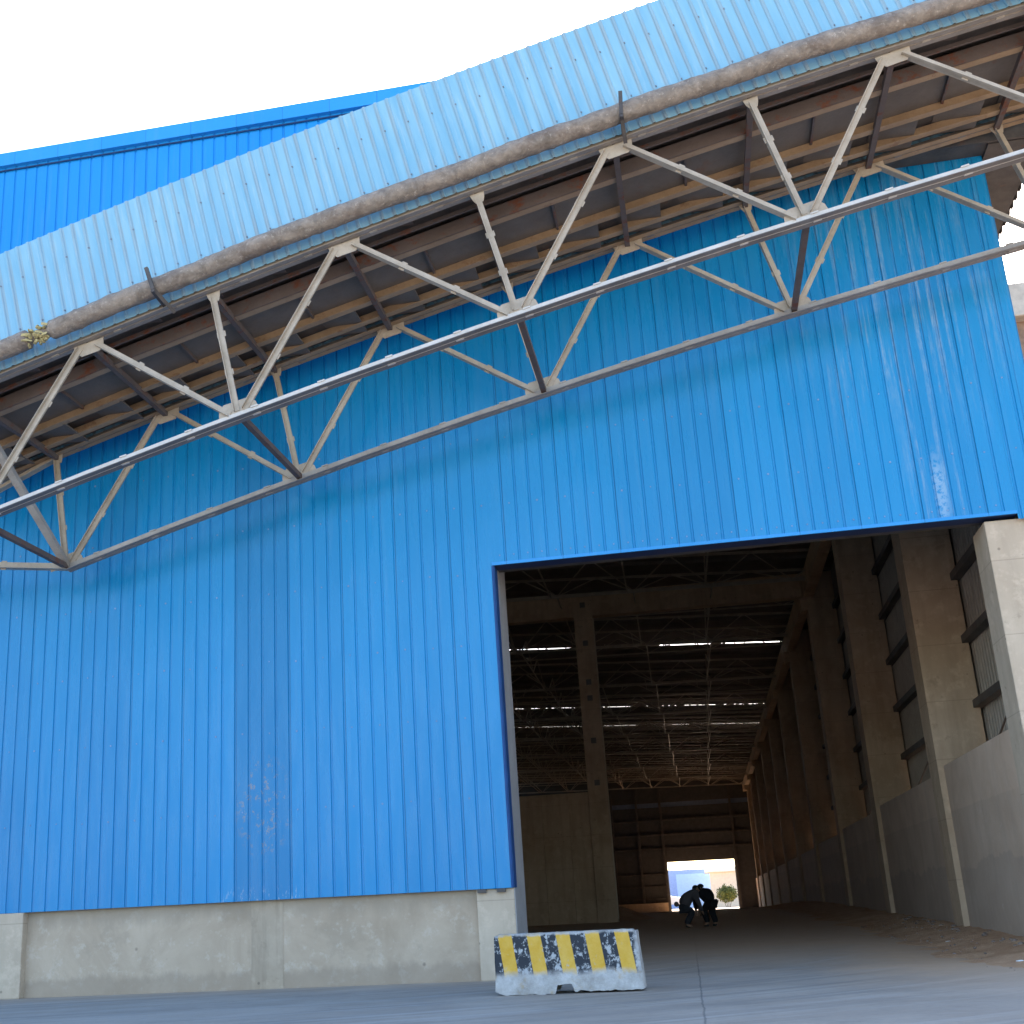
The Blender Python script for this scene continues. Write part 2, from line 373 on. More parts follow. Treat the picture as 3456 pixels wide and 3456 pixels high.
from mathutils import noise as mn
def dirt_sheet(name, x0, x1, y0, y1, hf, nx, ny):
    me = bpy.data.meshes.new(name); bm = bmesh.new()
    V = []
    for j in range(ny+1):
        row = []
        for i in range(nx+1):
            x = x0+(x1-x0)*i/nx; y = y0+(y1-y0)*j/ny
            h = hf(x, y) + .035*mn.noise((x*1.3, y*1.3, 0)) + .018*mn.noise((x*5, y*5, 3))
            row.append(bm.verts.new((x, y, fz(x, y)+h)))
        V.append(row)
    for j in range(ny):
        for i in range(nx): bm.faces.new((V[j][i], V[j][i+1], V[j+1][i+1], V[j+1][i]))
    bm.to_mesh(me); bm.free()
    for p in me.polygons: p.use_smooth = True
    return me
def hright(x, y):
    edge = 3.75 - .02*max(0, y) + .35*mn.noise((y*.35, 1, 2)) + .15*mn.noise((y*1.4, 4, 2)) + (.9 if y < -1 else 0)*min(1, (-1-y)/3 if y < -1 else 0)
    t = (x-edge)/(5.2-edge)
    a = sstep((y+4)/8)
    return -.06 + (.06+.20*sstep(t)*(.35+.65*a))*(1 if t > 0 else max(0, 1+t*3))
top(link('dirt', dirt_sheet('dirt', 2.2, 5.3, -6, 60, hright, 40, 420), M_dirt), kind='structure')
def hleft(x, y):
    d = math.hypot((x+3.6)/1.6, (y-33)/3.2)
    return -.08 + .62*max(0, 1-d)**1.2
top(link('dirt', dirt_sheet('dirt_pile', -6, -1.2, 29, 38, hleft, 40, 60), M_dirt), kind='structure')

# ------------------------------------------------------------------ warehouse
BX0, BX1 = -26.0, 6.12
XW = 5.0                                    # inner face of the right-hand columns
ZS, ZO, XL = 1.41, 6.83, -3.10              # sill of the cladding, head and left jamb of the doorway
barn = empty('warehouse', (0, 0, 0), 'long blue metal-clad warehouse with an open doorway and a concrete plinth', 'warehouse')
def ribbed(x0, x1, z0f, z1f, y=0., dep=.019, flip=1, pitch=RP, ph=R0, gw=.05):
    """sheet in the xz plane with narrow trapezoid grooves every pitch"""
    m = MB(); xs = [(x0, 0)]
    k = math.ceil((x0-ph)/pitch-1)
    while True:
        xr = ph + k*pitch; k += 1
        if xr-gw <= x0: continue
        if xr >= x1: break
        xs += [(xr-gw, 0), (xr-gw+.012, 1), (xr-.010, 1), (xr, 0)]
    xs.append((x1, 0))
    for (a, ga), (b, gb) in zip(xs, xs[1:]):
        if b-a < 1e-6: continue
        ya, yb = y+dep*ga*flip, y+dep*gb*flip
        m.quad((a, ya, z0f(a)), (b, yb, z0f(b)), (b, yb, z1f(b)), (a, ya, z1f(a)))
    return m
roofz = lambda x: 13.53 + .055*(BX1-x)
XT = 1.4
YC = -.10                                   # outer face of the cladding
ribbed(BX0, XL, lambda x: ZS, lambda x: 13.9, YC).build('front_cladding', M_blue, barn)
ribbed(XL, 5.56, lambda x: ZO+.05, lambda x: 13.9 if x < XT else roofz(x), YC).build('front_cladding', M_blue, barn)
ribbed(5.56, BX1-.16, lambda x: 6.74, roofz, YC-.003).build('front_cladding', M_blue, barn)
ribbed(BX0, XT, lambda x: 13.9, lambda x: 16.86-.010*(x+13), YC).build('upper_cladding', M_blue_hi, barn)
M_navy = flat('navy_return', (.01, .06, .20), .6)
# corner flashing at the right edge, doorway trims, fascia
m = MB(); m.box(BX1-.17, BX1+.01, YC-.012, YC+.05, 6.2, 13.55); m.box(BX1-.03, BX1+.012, YC+.05, .6, 4.2, 13.5); m.build('corner_flashing', M_blue, barn)
m = MB(); m.box(XL-.02, 5.56, YC-.016, YC+.02, ZO, ZO+.055); m.build('lintel_trim', M_trim, barn)
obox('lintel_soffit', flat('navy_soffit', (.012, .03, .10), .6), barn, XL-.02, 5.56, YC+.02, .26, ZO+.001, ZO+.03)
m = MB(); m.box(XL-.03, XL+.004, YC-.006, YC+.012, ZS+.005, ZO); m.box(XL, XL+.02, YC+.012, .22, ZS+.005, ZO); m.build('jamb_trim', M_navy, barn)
obox('door_lintel', M_dark, barn, XL-.05, 5.6, .26, .5, ZO+.02, ZO+.5)
m = MB()
m.prism([(BX0, YC-.10, 16.62+.13), (XT, YC-.10, 16.62-.014), (XT, YC-.10, 16.93-.014), (BX0, YC-.10, 16.93+.13)], (0, .9, 0)); m.build('parapet_fascia', M_trim, barn)
m = MB(); m.prism([(BX0, YC-.02, 16.52+.13), (XT, YC-.02, 16.52-.014), (XT, YC-.02, 16.55-.014), (BX0, YC-.02, 16.55+.13)], (0, -.02, 0)); m.build('parapet_drip', M_navy0, barn)
obox('parapet_wall', M_roofin, barn, BX0, XT, .05, .2, 13.9, 16.5)
# small pressed-in screw heads along the girt lines
sm = MB()
for zr in (2.87, 4.21, 5.46, 6.72, 7.95, 9.2):
    k = 0
    x = R0 - 20*RP
    while x < BX1-.3:
        xx = x + RP*.42
        if not (XL-.2 < xx < 5.6 and zr < ZO+.2):
            zz = zr + random.uniform(-.02, .02); r = random.uniform(.012, .02)
            n = 6; sm.prism([(xx+r*math.cos(2*math.pi*i/n), YC-.006, zz+r*math.sin(2*math.pi*i/n)) for i in range(n)], (0, .02, 0))
        x += RP*2
for i in range(36):
    xx = XL+.13+i*RP
    if xx < 5.5: sm.box(xx-.012, xx+.012, YC-.008, YC+.01, ZO+.16, ZO+.184)
so_ = sm.build('screw', flat('screw_head', (.16, .27, .48), .5), barn); so_['kind'] = 'stuff'
m = MB()
for xx in (-3.62, -3.30):
    obox('cladding_bracket', M_dark, barn, xx-.07, xx+.07, YC-.02, .02, ZS-.06, ZS-.005)

# plinth
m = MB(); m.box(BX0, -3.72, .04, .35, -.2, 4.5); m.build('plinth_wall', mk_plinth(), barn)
M_patch = concrete('patch_concrete', (.36, .285, .21), (.46, .375, .285), 1.2, .5, .3)
obox('plinth_patch', M_patch, barn, -7.62, -7.06, .034, .2, -.1, 1.6)
for xa, xb, zt in ((-3.72, -3.10, ZS-.004), (-12.9, -11.76, ZS-.004), (-21.5, -20.4, ZS-.004)):
    obox('pillar', M_conc_l, barn, xa, xb, -.12 if xa < -5 else -.04, .5, -.2, zt, bev=.012)
obox('door_jamb', M_jamb, barn, -3.16, -3.085, -.02, 1.18, -.05, ZO+.2)
# entrance pillar on the right and the facade's inside
obox('pillar', M_conc_l, barn, 5.055, BX1+1.2, .02, .95, -.3, 6.78, bev=.015)
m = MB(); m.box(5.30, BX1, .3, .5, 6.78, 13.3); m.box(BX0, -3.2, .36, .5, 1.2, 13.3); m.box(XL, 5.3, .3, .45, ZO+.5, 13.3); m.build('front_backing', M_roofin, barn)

# right-hand side: low concrete wall, columns, girts, side cladding
YB = [8.2, 18.9, 29.9, 41.4, 53.2, 65.6, 78.6, 92, 105, 117]
m = MB()
yy = [.9]+YB+[125]
for i, (a, b) in enumerate(zip(yy, yy[1:])):
    zt = 3.53-.10*min(i, 4)-.03*max(0, i-4)
    m.box(XW+.12+.001*i, XW+1.0, a, b, -.3, zt)
m.build('low_wall', M_lowwall, barn)
for i, y in enumerate(YB):
    o = obox('column', M_conc_d, barn, XW, XW+1.06, y-.85, y+.15, -.3, roofz(XW)-.35, bev=.012)
    obox('corbel', M_conc_d, barn, XW-.25, XW+.002, y-.75, y+.05, 11.75, 12.25)
obox('eave_beam', M_conc_d, barn, XW-.12, XW+.28, 1, 125, 12.25, 13.05)
m = MB()                                                        # side cladding seen from inside
y = .6
pr = []
while y < 126: pr += [(y, 0), (y+.13, 0), (y+.15, 1), (y+.20, 1), (y+.22, 0)]; y += .25
for (a, ga), (b, gb) in zip(pr, pr[1:]):
    m.quad((XW+1.16-.03*ga, a, 2.9), (XW+1.16-.03*gb, b, 2.9), (XW+1.16-.03*gb, b, 13.45), (XW+1.16-.03*ga, a, 13.45))
m.build('side_cladding', M_clad_in, barn)
for zg in (4.7, 6.1, 7.5, 8.9, 10.3, 11.7):
    obox('girt', M_dark, barn, XW+.92, XW+1.12, .9, 125, zg, zg+.16)
for i, (a, b) in enumerate(zip([.9]+YB, YB)):
    m = MB(); m.bar((XW+1.0, (a+b)/2-.4, 3.4), (XW+1.0, (a+b)/2-.4, 13), .10, .10, (1, 0, 0)); m.build('side_post', M_jamb, barn)
    m = MB(); m.bar((XW+1.0, a+.3, 5.4), (XW+1.0, b-1.0, 3.5), .03, .03, (1, 0, 0)); m.build('tie_rod', M_dark, barn)
# roof: sheets with the ragged daylight gaps
SL = [25.3, 45.2, 67.3, 77.4]
m = MB(); ycuts = [-.6]
for s in SL: ycuts += [s-.20, s+.20]
ycuts.append(126.5)
EX = 7.05
def roof_panel(m, x0, x1, y0, y1, t=.05):
    z0, z1 = roofz(x0)+.02, roofz(x1)+.02
    m.prism([(x0, y0, z0), (x1, y0, z1), (x1, y1, z1), (x0, y1, z0)], (0, 0, t))
for a, b in zip(ycuts[::2], ycuts[1::2]):
    roof_panel(m, XT, 6.0, a, b); roof_panel(m, BX0, XT, max(a, .25), b)
roof_panel(m, 6.0, EX, -.6, 126.5)
# raised laps added over the gaps to block the sun; flat daylight still passes
for s, dens, H in zip(SL, (.80, .08, .22, .10), (.30, .44, .60, .68)):
    x0, x1 = BX0, 6.0; y0, y1 = s-.22, s+H*1.62
    Z0, Z1 = roofz(x0)+.02, roofz(x1)+.02
    m.prism([(x0, y0, Z0+H), (x1, y0, Z1+H), (x1, y1+.22, Z1+H), (x0, y1+.22, Z0+H)], (0, 0, .05))
    m.box(6.0, 6.04, y0, y1+.22, Z1-.02, Z1+H+.05); m.box(BX0, BX0+.04, y0, y1+.22, Z0-.02, Z0+H+.05)  # end plates added to stop sun leaking in past the laps
    m.prism([(x0, y0-.02, Z0), (x1, y0-.02, Z1), (x1, y0-.02, Z1+H+.05), (x0, y0-.02, Z0+H+.05)], (0, .02, 0))
    x = x0
    while x < 5.9:
        ln = random.uniform(.08, .75); q = random.random()
        blk = (s == SL[2] and -4.2 < x < -.6) or (s == SL[1] and -3.3 < x < -1.2 and random.random() < .85)
        if q < dens or blk: e = 1.
        elif q < dens+.35: e = random.uniform(.2, .5)
        else: e = 0
        if e: m.box(x, x+ln*.8, y1+.14, y1+.18, roofz(x)-.02, roofz(x)+.02+H*e)
        if random.random() < .5: m.box(x+ln*.8, x+ln*.8+.07, y1+.10, y1+.15, roofz(x)-.02, roofz(x)+.02+H)
        x += ln
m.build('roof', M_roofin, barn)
# serrated eave seen past the corner of the building
m = MB(); y = -.6
while y < 70:
    m.prism([(EX-.02, y, roofz(EX)+.0), (EX-.02, y+.10, roofz(EX)-.10), (EX-.02, y+.22, roofz(EX)-.10), (EX-.02, y+.32, roofz(EX))], (.03, 0, 0)); y += .32
m.box(6.15, EX-.04, -.55, 126, roofz(6.6)-.10, roofz(6.6)-.03)
m.build('eave_edge', M_dark, barn)
m = MB(); m.box(1.5, 7.0, -.66, -.60, 13.40, 14.25); m.box(1.5, 7.0, -.59, -.12, 13.46, 13.50); m.build('verge_board', M_dark, barn)
# purlins
for i in range(56):
    y = 3.2 + i*2.2
    if any(-3.0 < y-q < .9 for q in SL): continue
    m = MB(); m.bar((BX0, y, roofz(BX0)-.10), (6.0, y, roofz(6.0)-.10), .06, .14, (0, 0, 1)); m.build('purlin', M_roofin, barn)
# space-frame roof trusses
TY = [15.4, 27.4, 38.4, 49.9, 61.8, 72.6, 84.0, 96.0, 108.0, 119.0]
zb = lambda x: 12.62+.02*(5-x)
nodes = [4.4-3.03*i for i in range(9)]
for y in TY:
    m = MB()
    m.bar((nodes[-1], y, zb(nodes[-1])), (5.2, y, zb(5.2)), .12, .12, (0, 0, 1))
    for s in (-1, 1): m.bar((nodes[-1], y+s*1.5, roofz(nodes[-1])-.24), (6, y+s*1.5, roofz(6)-.24), .09, .09, (0, 0, 1))
    for x in nodes:
        for s in (-1, 1):
            for d in (-1.5, 1.5):
                m.bar((x, y, zb(x)), (x+d, y+s*1.5, roofz(x+d)-.24), .045, .045, (0, 1, .3))
    m.build('roof_truss', M_truss_in, barn)
for ya, yb in zip(TY[1:], TY[2:]):                              # lighter intermediate trusses
    y = (ya+yb)/2; m = MB()
    if any(-3.2 < y-q < .3 for q in SL): y -= 2.2
    m.bar((nodes[-1], y, zb(nodes[-1])+.25), (5.2, y, zb(5.2)+.25), .06, .06, (0, 0, 1))
    for i, x in enumerate(nodes):
        for d in (-1.5, 1.5):
            m.bar((x, y, zb(x)+.25), (x+d, y, roofz(x+d)-.2), .035, .035, (0, 1, .3))
            m.bar((x+d*.5, y, zb(x)+.62), (x+d*.5, y+d, roofz(x)-.2), .03, .03, (0, 1, .3))
    m.build('roof_truss', M_truss_in, barn)
for x in nodes[1:8:1]:
    m = MB()
    for a, b in zip(TY, TY[1:]):
        m.bar((x, a, zb(x)), (x-.25, b, zb(x)), .05, .05, (1, 0, 0))
        mid = (a+b)/2
        if int(x*10) % 2:
            m.bar((x, a, zb(x)), (x-.1, a+3.2, roofz(x)-.24), .05, .05, (1, 0, 0)); m.bar((x-.1, a+3.2, roofz(x)-.24), (x-.15, mid, zb(x)), .05, .05, (1, 0, 0))
            m.bar((x-.15, mid, zb(x)), (x-.2, b-3.2, roofz(x)-.24), .05, .05, (1, 0, 0)); m.bar((x-.2, b-3.2, roofz(x)-.24), (x-.25, b, zb(x)), .05, .05, (1, 0, 0))
    m.build('roof_bracing', M_truss_in, barn)
# cross wall: tie beam, tall column, partition with pilasters
obox('tie_beam', M_conc_d, barn, BX0+.5, XW+.4, 29.55, 30.05, 12.40, 13.36)
c_ = obox('inner_column', M_conc_d, barn, -4.26, -3.50, 29.40, 30.20, .2, 13.25, bev=.012)
for z in (12.85, 11.25, 9.65, 9.0, 7.3, 5.65): obox('socket', M_shaded, c_, -3.97, -3.76, 29.39, 29.41, z-.11, z+.11)  # thin dark squares; the shade inside the holes is put into the colour
m = MB(); m.box(-3.50, -3.46, 29.38, 29.46, .5, 12.25); m.build('lit_edge_strip', paint_steel('lit_edge_tone', (.5, .42, .32), (.6, .52, .42), .1), c_)  # pale strip added along the column; its lit edge is put into the colour
obox('partition_wall', M_conc_d, barn, BX0+.5, -4.26, 29.75, 30.0, .2, 5.33)
for x in (-5.28, -6.35, -9.6): obox('pilaster', M_conc_d, barn, x-.17, x+.17, 29.62, 29.75, .2, 5.31)
obox('left_wall', M_conc_d, barn, BX0, BX0+.3, 0, 125, -.5, 14.6)
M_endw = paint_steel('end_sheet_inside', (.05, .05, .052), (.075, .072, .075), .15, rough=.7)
# far end wall with its own doorway
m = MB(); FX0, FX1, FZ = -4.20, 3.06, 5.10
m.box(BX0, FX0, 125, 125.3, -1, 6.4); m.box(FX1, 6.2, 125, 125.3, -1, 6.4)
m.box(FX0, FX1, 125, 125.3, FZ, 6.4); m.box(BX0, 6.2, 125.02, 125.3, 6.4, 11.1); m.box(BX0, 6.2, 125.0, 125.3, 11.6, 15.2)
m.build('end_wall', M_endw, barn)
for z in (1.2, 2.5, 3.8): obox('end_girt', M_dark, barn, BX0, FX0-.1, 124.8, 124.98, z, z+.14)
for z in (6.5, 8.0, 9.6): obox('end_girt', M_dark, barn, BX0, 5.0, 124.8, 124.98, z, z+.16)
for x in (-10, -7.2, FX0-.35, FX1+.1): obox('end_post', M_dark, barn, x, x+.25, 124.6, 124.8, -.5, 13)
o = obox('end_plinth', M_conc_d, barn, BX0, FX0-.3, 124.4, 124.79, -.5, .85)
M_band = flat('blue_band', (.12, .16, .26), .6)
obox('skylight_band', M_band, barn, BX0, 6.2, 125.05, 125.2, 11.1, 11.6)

# ------------------------------------------------------------------ conveyor gallery
YF, YR = -5.0, -2.1
SL_, ZB0, ZT0 = .2256, 9.515, 11.64          # slope, bottom and top chord height at x = 0
TH = math.atan(SL_); ex = Vector((math.cos(TH), 0, math.sin(TH))); ez = Vector((-math.sin(TH), 0, math.cos(TH)))
gal = empty('conveyor_gallery', (-1.8, -3.55, 9.1), 'inclined conveyor gallery, faded blue side sheets over an open pale steel truss', 'conveyor gallery')
# The chord is nudged along a very slight sag so that nodes sit where they do on the real one
def bow(x): return -.0038*(x+2)**2+.04
def zbt(x): return ZB0+SL_*x+bow(x)
def ztp(x): return ZT0+SL_*x+bow(x)
bn = [-10.16, -5.98, -1.78, 2.32, 6.40, 10.5]
tn = [-10.46, -8.42, -6.40, -4.33, -2.27, -.19, 1.79, 3.81, 5.85, 7.9, 9.9]
xe = 11.5
def chord(name, ys, zf, x0, x1, up, mat, fl=None, fwid=.10):
    m = MB(); xs = [x0+(x1-x0)*i/12 for i in range(13)]
    for a, b in zip(xs, xs[1:]):
        p = Vector((a, ys, zf(a))); q = Vector((b, ys, zf(b)))
        for s in (-1, 1):
            # an angle each side of the gusset: upright leg plus outstanding leg
            m.bar(p+Vector((0, s*.012, 0)), q+Vector((0, s*.012, 0)), .11, .010, (0, 1, 0), 0, 0)
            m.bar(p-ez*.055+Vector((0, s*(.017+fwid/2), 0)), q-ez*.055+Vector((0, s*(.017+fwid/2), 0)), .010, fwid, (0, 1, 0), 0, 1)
    k = x0+.5
    while k < x1:
        p = Vector((k, ys, zf(k))); m.bar(p-ez*.064, p-ez*.064+ex*.12, .012, .045, (0, 1, 0), 0, 0); m.bar(p+ez*.056, p+ez*.056+ex*.11, .022, .06, (0, 1, 0), 0, 0); k += 1.02
    o = m.build(name, [mat, fl or M_shaded], gal)
    return o
def tmember(name, p, q, mat, ys, wd=.075, bat=2, par=None):
    m = MB(); p = Vector(p); q = Vector(q); t = (q-p).normalized(); b = t.cross(Vector((0, 1, 0))).normalized()
    m.bar(p, q, wd, .010, (0, 1, 0), .011); m.bar(p, q, wd, .010, (0, 1, 0), -.011)
    e = b*(wd/2-.005)
    m.bar(p+e, q+e, .010, wd*1.6, (0, 1, 0))
    for i in range(bat):
        c = p+(q-p)*((i+1)/(bat+1)); m.bar(c-t*.045, c+t*.045, wd+.05, .012, (0, 1, 0))
    return m.build(name, mat, par or gal)
def gusset(name, c, ys, up, mat, w1=.55, w2=.32, h=.19):
    m = MB(); c = Vector(c); s = 1 if up else -1
    pts = [c-ex*w1/2, c+ex*w1/2, c+ex*(w1/2-.02)+ez*s*h*.55, c+ex*w2/2+ez*s*h, c-ex*w2/2+ez*s*h, c-ex*(w1/2-.02)+ez*s*h*.55]
    pts = [q+Vector((0, -.006, 0)) for q in pts]
    m.prism(pts, (0, .012, 0)); return m.build(name, mat, gal)
chord('top_chord', YF, lambda x: ztp(x)+.10, -12.6, xe, -1, M_steel, M_half_shaded, .09)
chord('top_chord', YR, lambda x: ztp(x)+.07, -12.6, xe, -1, M_shaded, M_cream, .11)
chord('bottom_chord', YF, lambda x: zbt(x)-.02, -12.4, xe, -1, M_skylit, M_shaded, .10)
chord('bottom_chord', YR, lambda x: zbt(x)-.02, bn[0], xe, -1, M_steel_g, M_half_shaded, .085)
for ys in (YF, YR):
    for i, x in enumerate(bn):
        B = Vector((x, ys, zbt(x)))
        gusset('gusset_plate', B+ez*.0, ys, True, M_steel, .62, .40, .22)
        for xt in (2*i, 2*i+1, 2*i+2):
            if xt-1 < 0 or xt-1 >= len(tn): continue
            X = tn[xt-1]; T = Vector((X, ys, ztp(X)))
            off = (X-x)*.035
            mt = M_steel if ys == YF else M_cream
            d = (T-B).normalized()
            tmember('vertical' if xt == 2*i+1-0 and False else 'diagonal', B+d*.06+ex*off, T-d*.05+ex*(.10 if xt == 2*i else (-.10 if xt == 2*i+2 else 0)), M_steel if ys == YF else M_steel, ys, .085, 2)
        if i == 0 and ys == YF:
            tmember('diagonal', B, (-12.2, ys, ztp(-12.2)), M_steel, ys, .085)
    for i, X in enumerate(tn):
        c = Vector((X, ys, ztp(X)+.03))
        if i % 2: gusset('gusset_plate', c, ys, False, M_steel, .50, .30, .20)
        else: gusset('gusset_plate', c, ys, False, M_steel, .22, .12, .16)
# the node numbering above gives each bottom node its left, middle and right top nodes
for X in tn:
    m = MB(); m.bar((X, YF, ztp(X)-.01), (X, YR, ztp(X)-.01), .085, .10, (0, 0, 1)); m.build('cross_beam', M_rusty, gal)
for X in bn:
    m = MB(); m.bar((X, YF, zbt(X)), (X, YR, zbt(X)), .085, .085, (0, 0, 1)); m.build('cross_tie', M_rusty, gal)
# end panel at the left: portal brace, chord kicking up, rear diagonal
B0 = Vector((bn[0], YR, zbt(bn[0])))
m = MB(); m.bar((-10.46, YF, ztp(-10.46)), B0, .12, .10, (0, 1, 0)); m.build('portal_brace', M_steel_g, gal)
tmember('end_chord', B0, (-13.4, YR-.6, 7.25), M_steel, YR, .11, 2)
tmember('diagonal', (-10.46, YR, ztp(-10.46)), (-12.9, YR, 8.0), M_steel, YR, .09, 2)
# floor: joists, dark plates, transverse stiffeners, rusty edge
for yy_ in (-4.13, -3.12, -2.55):
    m = MB(); xs = [-12.6+i*2.0 for i in range(13)]
    for a, b in zip(xs, xs[1:]):
        m.bar((a, yy_, ztp(a)+.06), (b, yy_, ztp(b)+.06), .075, .13, (0, 0, 1)); m.bar((a, yy_, ztp(a)-.005), (b, yy_, ztp(b)-.005), .13, .012, (0, 0, 1))
    m.build('floor_joist', M_cream, gal)
def plate(name, y0, y1, dz, mat):
    m = MB(); xs = [-12.6+i*2.0 for i in range(13)]
    for a, b in zip(xs, xs[1:]):
        m.quad((a, y0, ztp(a)+dz), (b, y0, ztp(b)+dz), (b, y1, ztp(b)+dz), (a, y1, ztp(a)+dz)); m.quad((a, y0, ztp(a)+dz+.03), (b, y0, ztp(b)+dz+.03), (b, y1, ztp(b)+dz+.03), (a, y1, ztp(a)+dz+.03))
    return m.build(name, mat, gal)
plate('floor_plate', -4.10, -3.15, .13, M_floorp)
plate('floor_plate', -3.10, -2.15, .16, M_dark)
plate('floor_plate', -5.0, -2.05, .33, M_dark)
m = MB(); xs = [-12.6+i*2.0 for i in range(13)]
for a, b in zip(xs, xs[1:]): m.bar((a, -4.22, ztp(a)+.10), (b, -4.22, ztp(b)+.10), .22, .02, (0, 1, 0)); m.bar((a, -4.50, ztp(a)+.15), (b, -4.50, ztp(b)+.15), .06, .04, (0, 1, 0))
m.build('rusty_side_beam', M_rusty, gal)
x = -12.2
while x < xe:
    m = MB(); m.bar((x, -3.08, ztp(x)+.09), (x, -2.2, ztp(x)+.11), .72, .03, (0, 0, 1)); m.build('floor_panel', M_floorp, gal)
    m = MB(); m.bar((x+.45, -4.90, ztp(x+.45)+.26), (x+.45, -4.55, ztp(x+.45)+.26), .50, .02, (0, 0, 1)); m.build('edge_sheet', M_rusty, gal); x += 1.02
for X in tn:
    m = MB(); m.bar((X+1.02, -4.10, ztp(X+1.02)+.10), (X+1.02, -3.15, ztp(X+1.02)+.10), .035, .06, (0, 0, 1)); m.build('joist_spacer', M_rusty, gal)

# side sheets: ribs run square to the slope, standing just outside the top chord
GH, GP = 2.02, .1905
def gsheet(ys, out, mat, name, s0, s1):
    m = MB(); s = s0; prof = []
    while s < s1:
        prof += [(s, 0), (s+GP*.70, 0), (s+GP*.77, 1), (s+GP*.93, 1)]; s += GP
    for (a, ga), (b, gb) in zip(prof, prof[1:]):
        if b-a < 1e-6: continue
        pa = Vector((0, ys+out*.018*ga, ZT0+.115))+ex*a; pb = Vector((0, ys+out*.018*gb, ZT0+.115))+ex*b
        pa.z += bow(pa.x); pb.z += bow(pb.x)
        m.quad(pa, pb, pb+ez*GH, pa+ez*GH)
    return m.build(name, mat, gal)
gsheet(YF-.07, -1, M_faded, 'side_cladding', -12.7, 11.6)
gsheet(YR+.07, 1, M_faded, 'side_cladding', -12.7, 11.6)
m = MB(); a = Vector((0, YF-.06, ZT0+.115+GH*.985))+ex*-12.7
for i in range(12):
    p = Vector((0, 0, ZT0+.10+GH*.985/math.cos(TH))); x0 = -12.6+2*i; x1 = x0+2
    A_ = Vector((x0, 0, p.z+SL_*x0+bow(x0)-.02)); B_ = Vector((x1, 0, p.z+SL_*x1+bow(x1)-.02))
    m.quad((A_.x, YF-.05, A_.z), (B_.x, YF-.05, B_.z), (B_.x, -3.55, B_.z+.5), (A_.x, -3.55, A_.z+.5))
    m.quad((A_.x, YR+.05, A_.z), (B_.x, YR+.05, B_.z), (B_.x, -3.55, B_.z+.5), (A_.x, -3.55, A_.z+.5))
m.build('gallery_roof', M_faded, gal)
m = MB()
for s in range(-62, 60):
    for hh in (.55, 1.45):
        if (s+int(hh*2)) % 2: continue
        c = Vector((0, YF-.09, ZT0+.115))+ex*(s*GP+.06)+ez*(hh+.04*random.random()); c.z += bow(c.x)
        m.box(c.x-.011, c.x+.011, c.y, c.y+.02, c.z-.011, c.z+.011)
m.build('screw', flat('sheet_screw', (.16, .20, .26), .6), gal)['kind'] = 'stuff'

# ------------------------------------------------------------------ lagged pipe
pipe = empty('insulated_pipe', (-1.8, -5.33, 11.4), 'rough brown lagged pipe along the faded blue sheets, insulation torn near its left end', 'pipe')
def zp(x): return 11.955+SL_*x+bow(x)*1.0-.03+.010*math.sin(x*.9)+.007*math.sin(x*3.1)
me = bpy.data.meshes.new('pipe'); bm = bmesh.new(); prev = None; NS, NR = 560, 20; first = True
for i in range(NS+1):
    x = -12.4+(11.5+12.4)*i/NS; c = Vector((x, -5.33+.012*math.sin(x*1.7), zp(x)))
    r = .145+.008*mn.noise((x*1.1, 0, 0))+.007*abs(mn.noise((x*4, 5, 0)))
    if abs(x+9.05) < .16: r *= .62                     # torn-off stretch
    if int((x+20)/1.05) != int((x+20-.03)/1.05): r += .010
    ring = []
    for j in range(NR):
        a = 2*math.pi*j/NR; rr = r+.016*mn.noise((x*6, math.cos(a)*2.2, math.sin(a)*2.2))
        ring.append(bm.verts.new(c+Vector((0, 1, 0))*rr*math.cos(a)+ez*rr*math.sin(a)))
    if prev:
        for j in range(NR): bm.faces.new((prev[j], prev[(j+1) % NR], ring[(j+1) % NR], ring[j]))
    prev = ring
bm.to_mesh(me); bm.free()
for p in me.polygons: p.use_smooth = True
link('lagging', me, M_lag, pipe)
# torn glass wool
me = bpy.data.meshes.new('glass_wool'); bm = bmesh.new()
for i in range(30):
    x = -9.22+random.random()*.34; a = random.uniform(-2.6, 1.2); rr = .12+random.random()*.04
    c = Vector((x, -5.33-abs(math.cos(a))*rr, zp(x)+math.sin(a)*rr)); s = random.uniform(.02, .045)
    r_ = bmesh.ops.create_icosphere(bm, subdivisions=1, radius=1, matrix=Matrix.Translation(c) @ Matrix.Rotation(random.random()*3, 4, 'Z') @ Matrix.Diagonal((s*1.9, s*.7, s*.6, 1)))
for v in bm.verts: v.co += Vector((mn.noise(v.co*20), mn.noise(v.co*23), mn.noise(v.co*27)))*.025
bm.to_mesh(me); bm.free(); link('exposed_insulation', me, M_wool, pipe)
for bx, tilt in ((-7.15, -.12), (-.05, .02)):
    m = MB(); z = zp(bx)
    m.bar((bx+tilt, -5.50, z+.24), (bx, -5.50, z-.14), .055, .05, (0, 1, 0)); m.bar((bx, -5.52, z-.16), (bx, -5.0, z-.20), .05, .05, (0, 0, 1))
    m.bar((bx, -5.50, z-.12), (bx-tilt*1.2+.04, -5.12, z-.36), .055, .05, (0, 1, 0)); m.build('pipe_bracket', M_dark, pipe)

# gallery and pipe are drawn above at a nominal size; real span is 6 % larger and nearer the wall
GS = 1.0624
for o_ in (gal, pipe):
    o_.scale = (GS, GS, GS); o_.location = (o_.location.x*GS, o_.location.y*GS+1.3119, o_.location.z*GS-.0686)

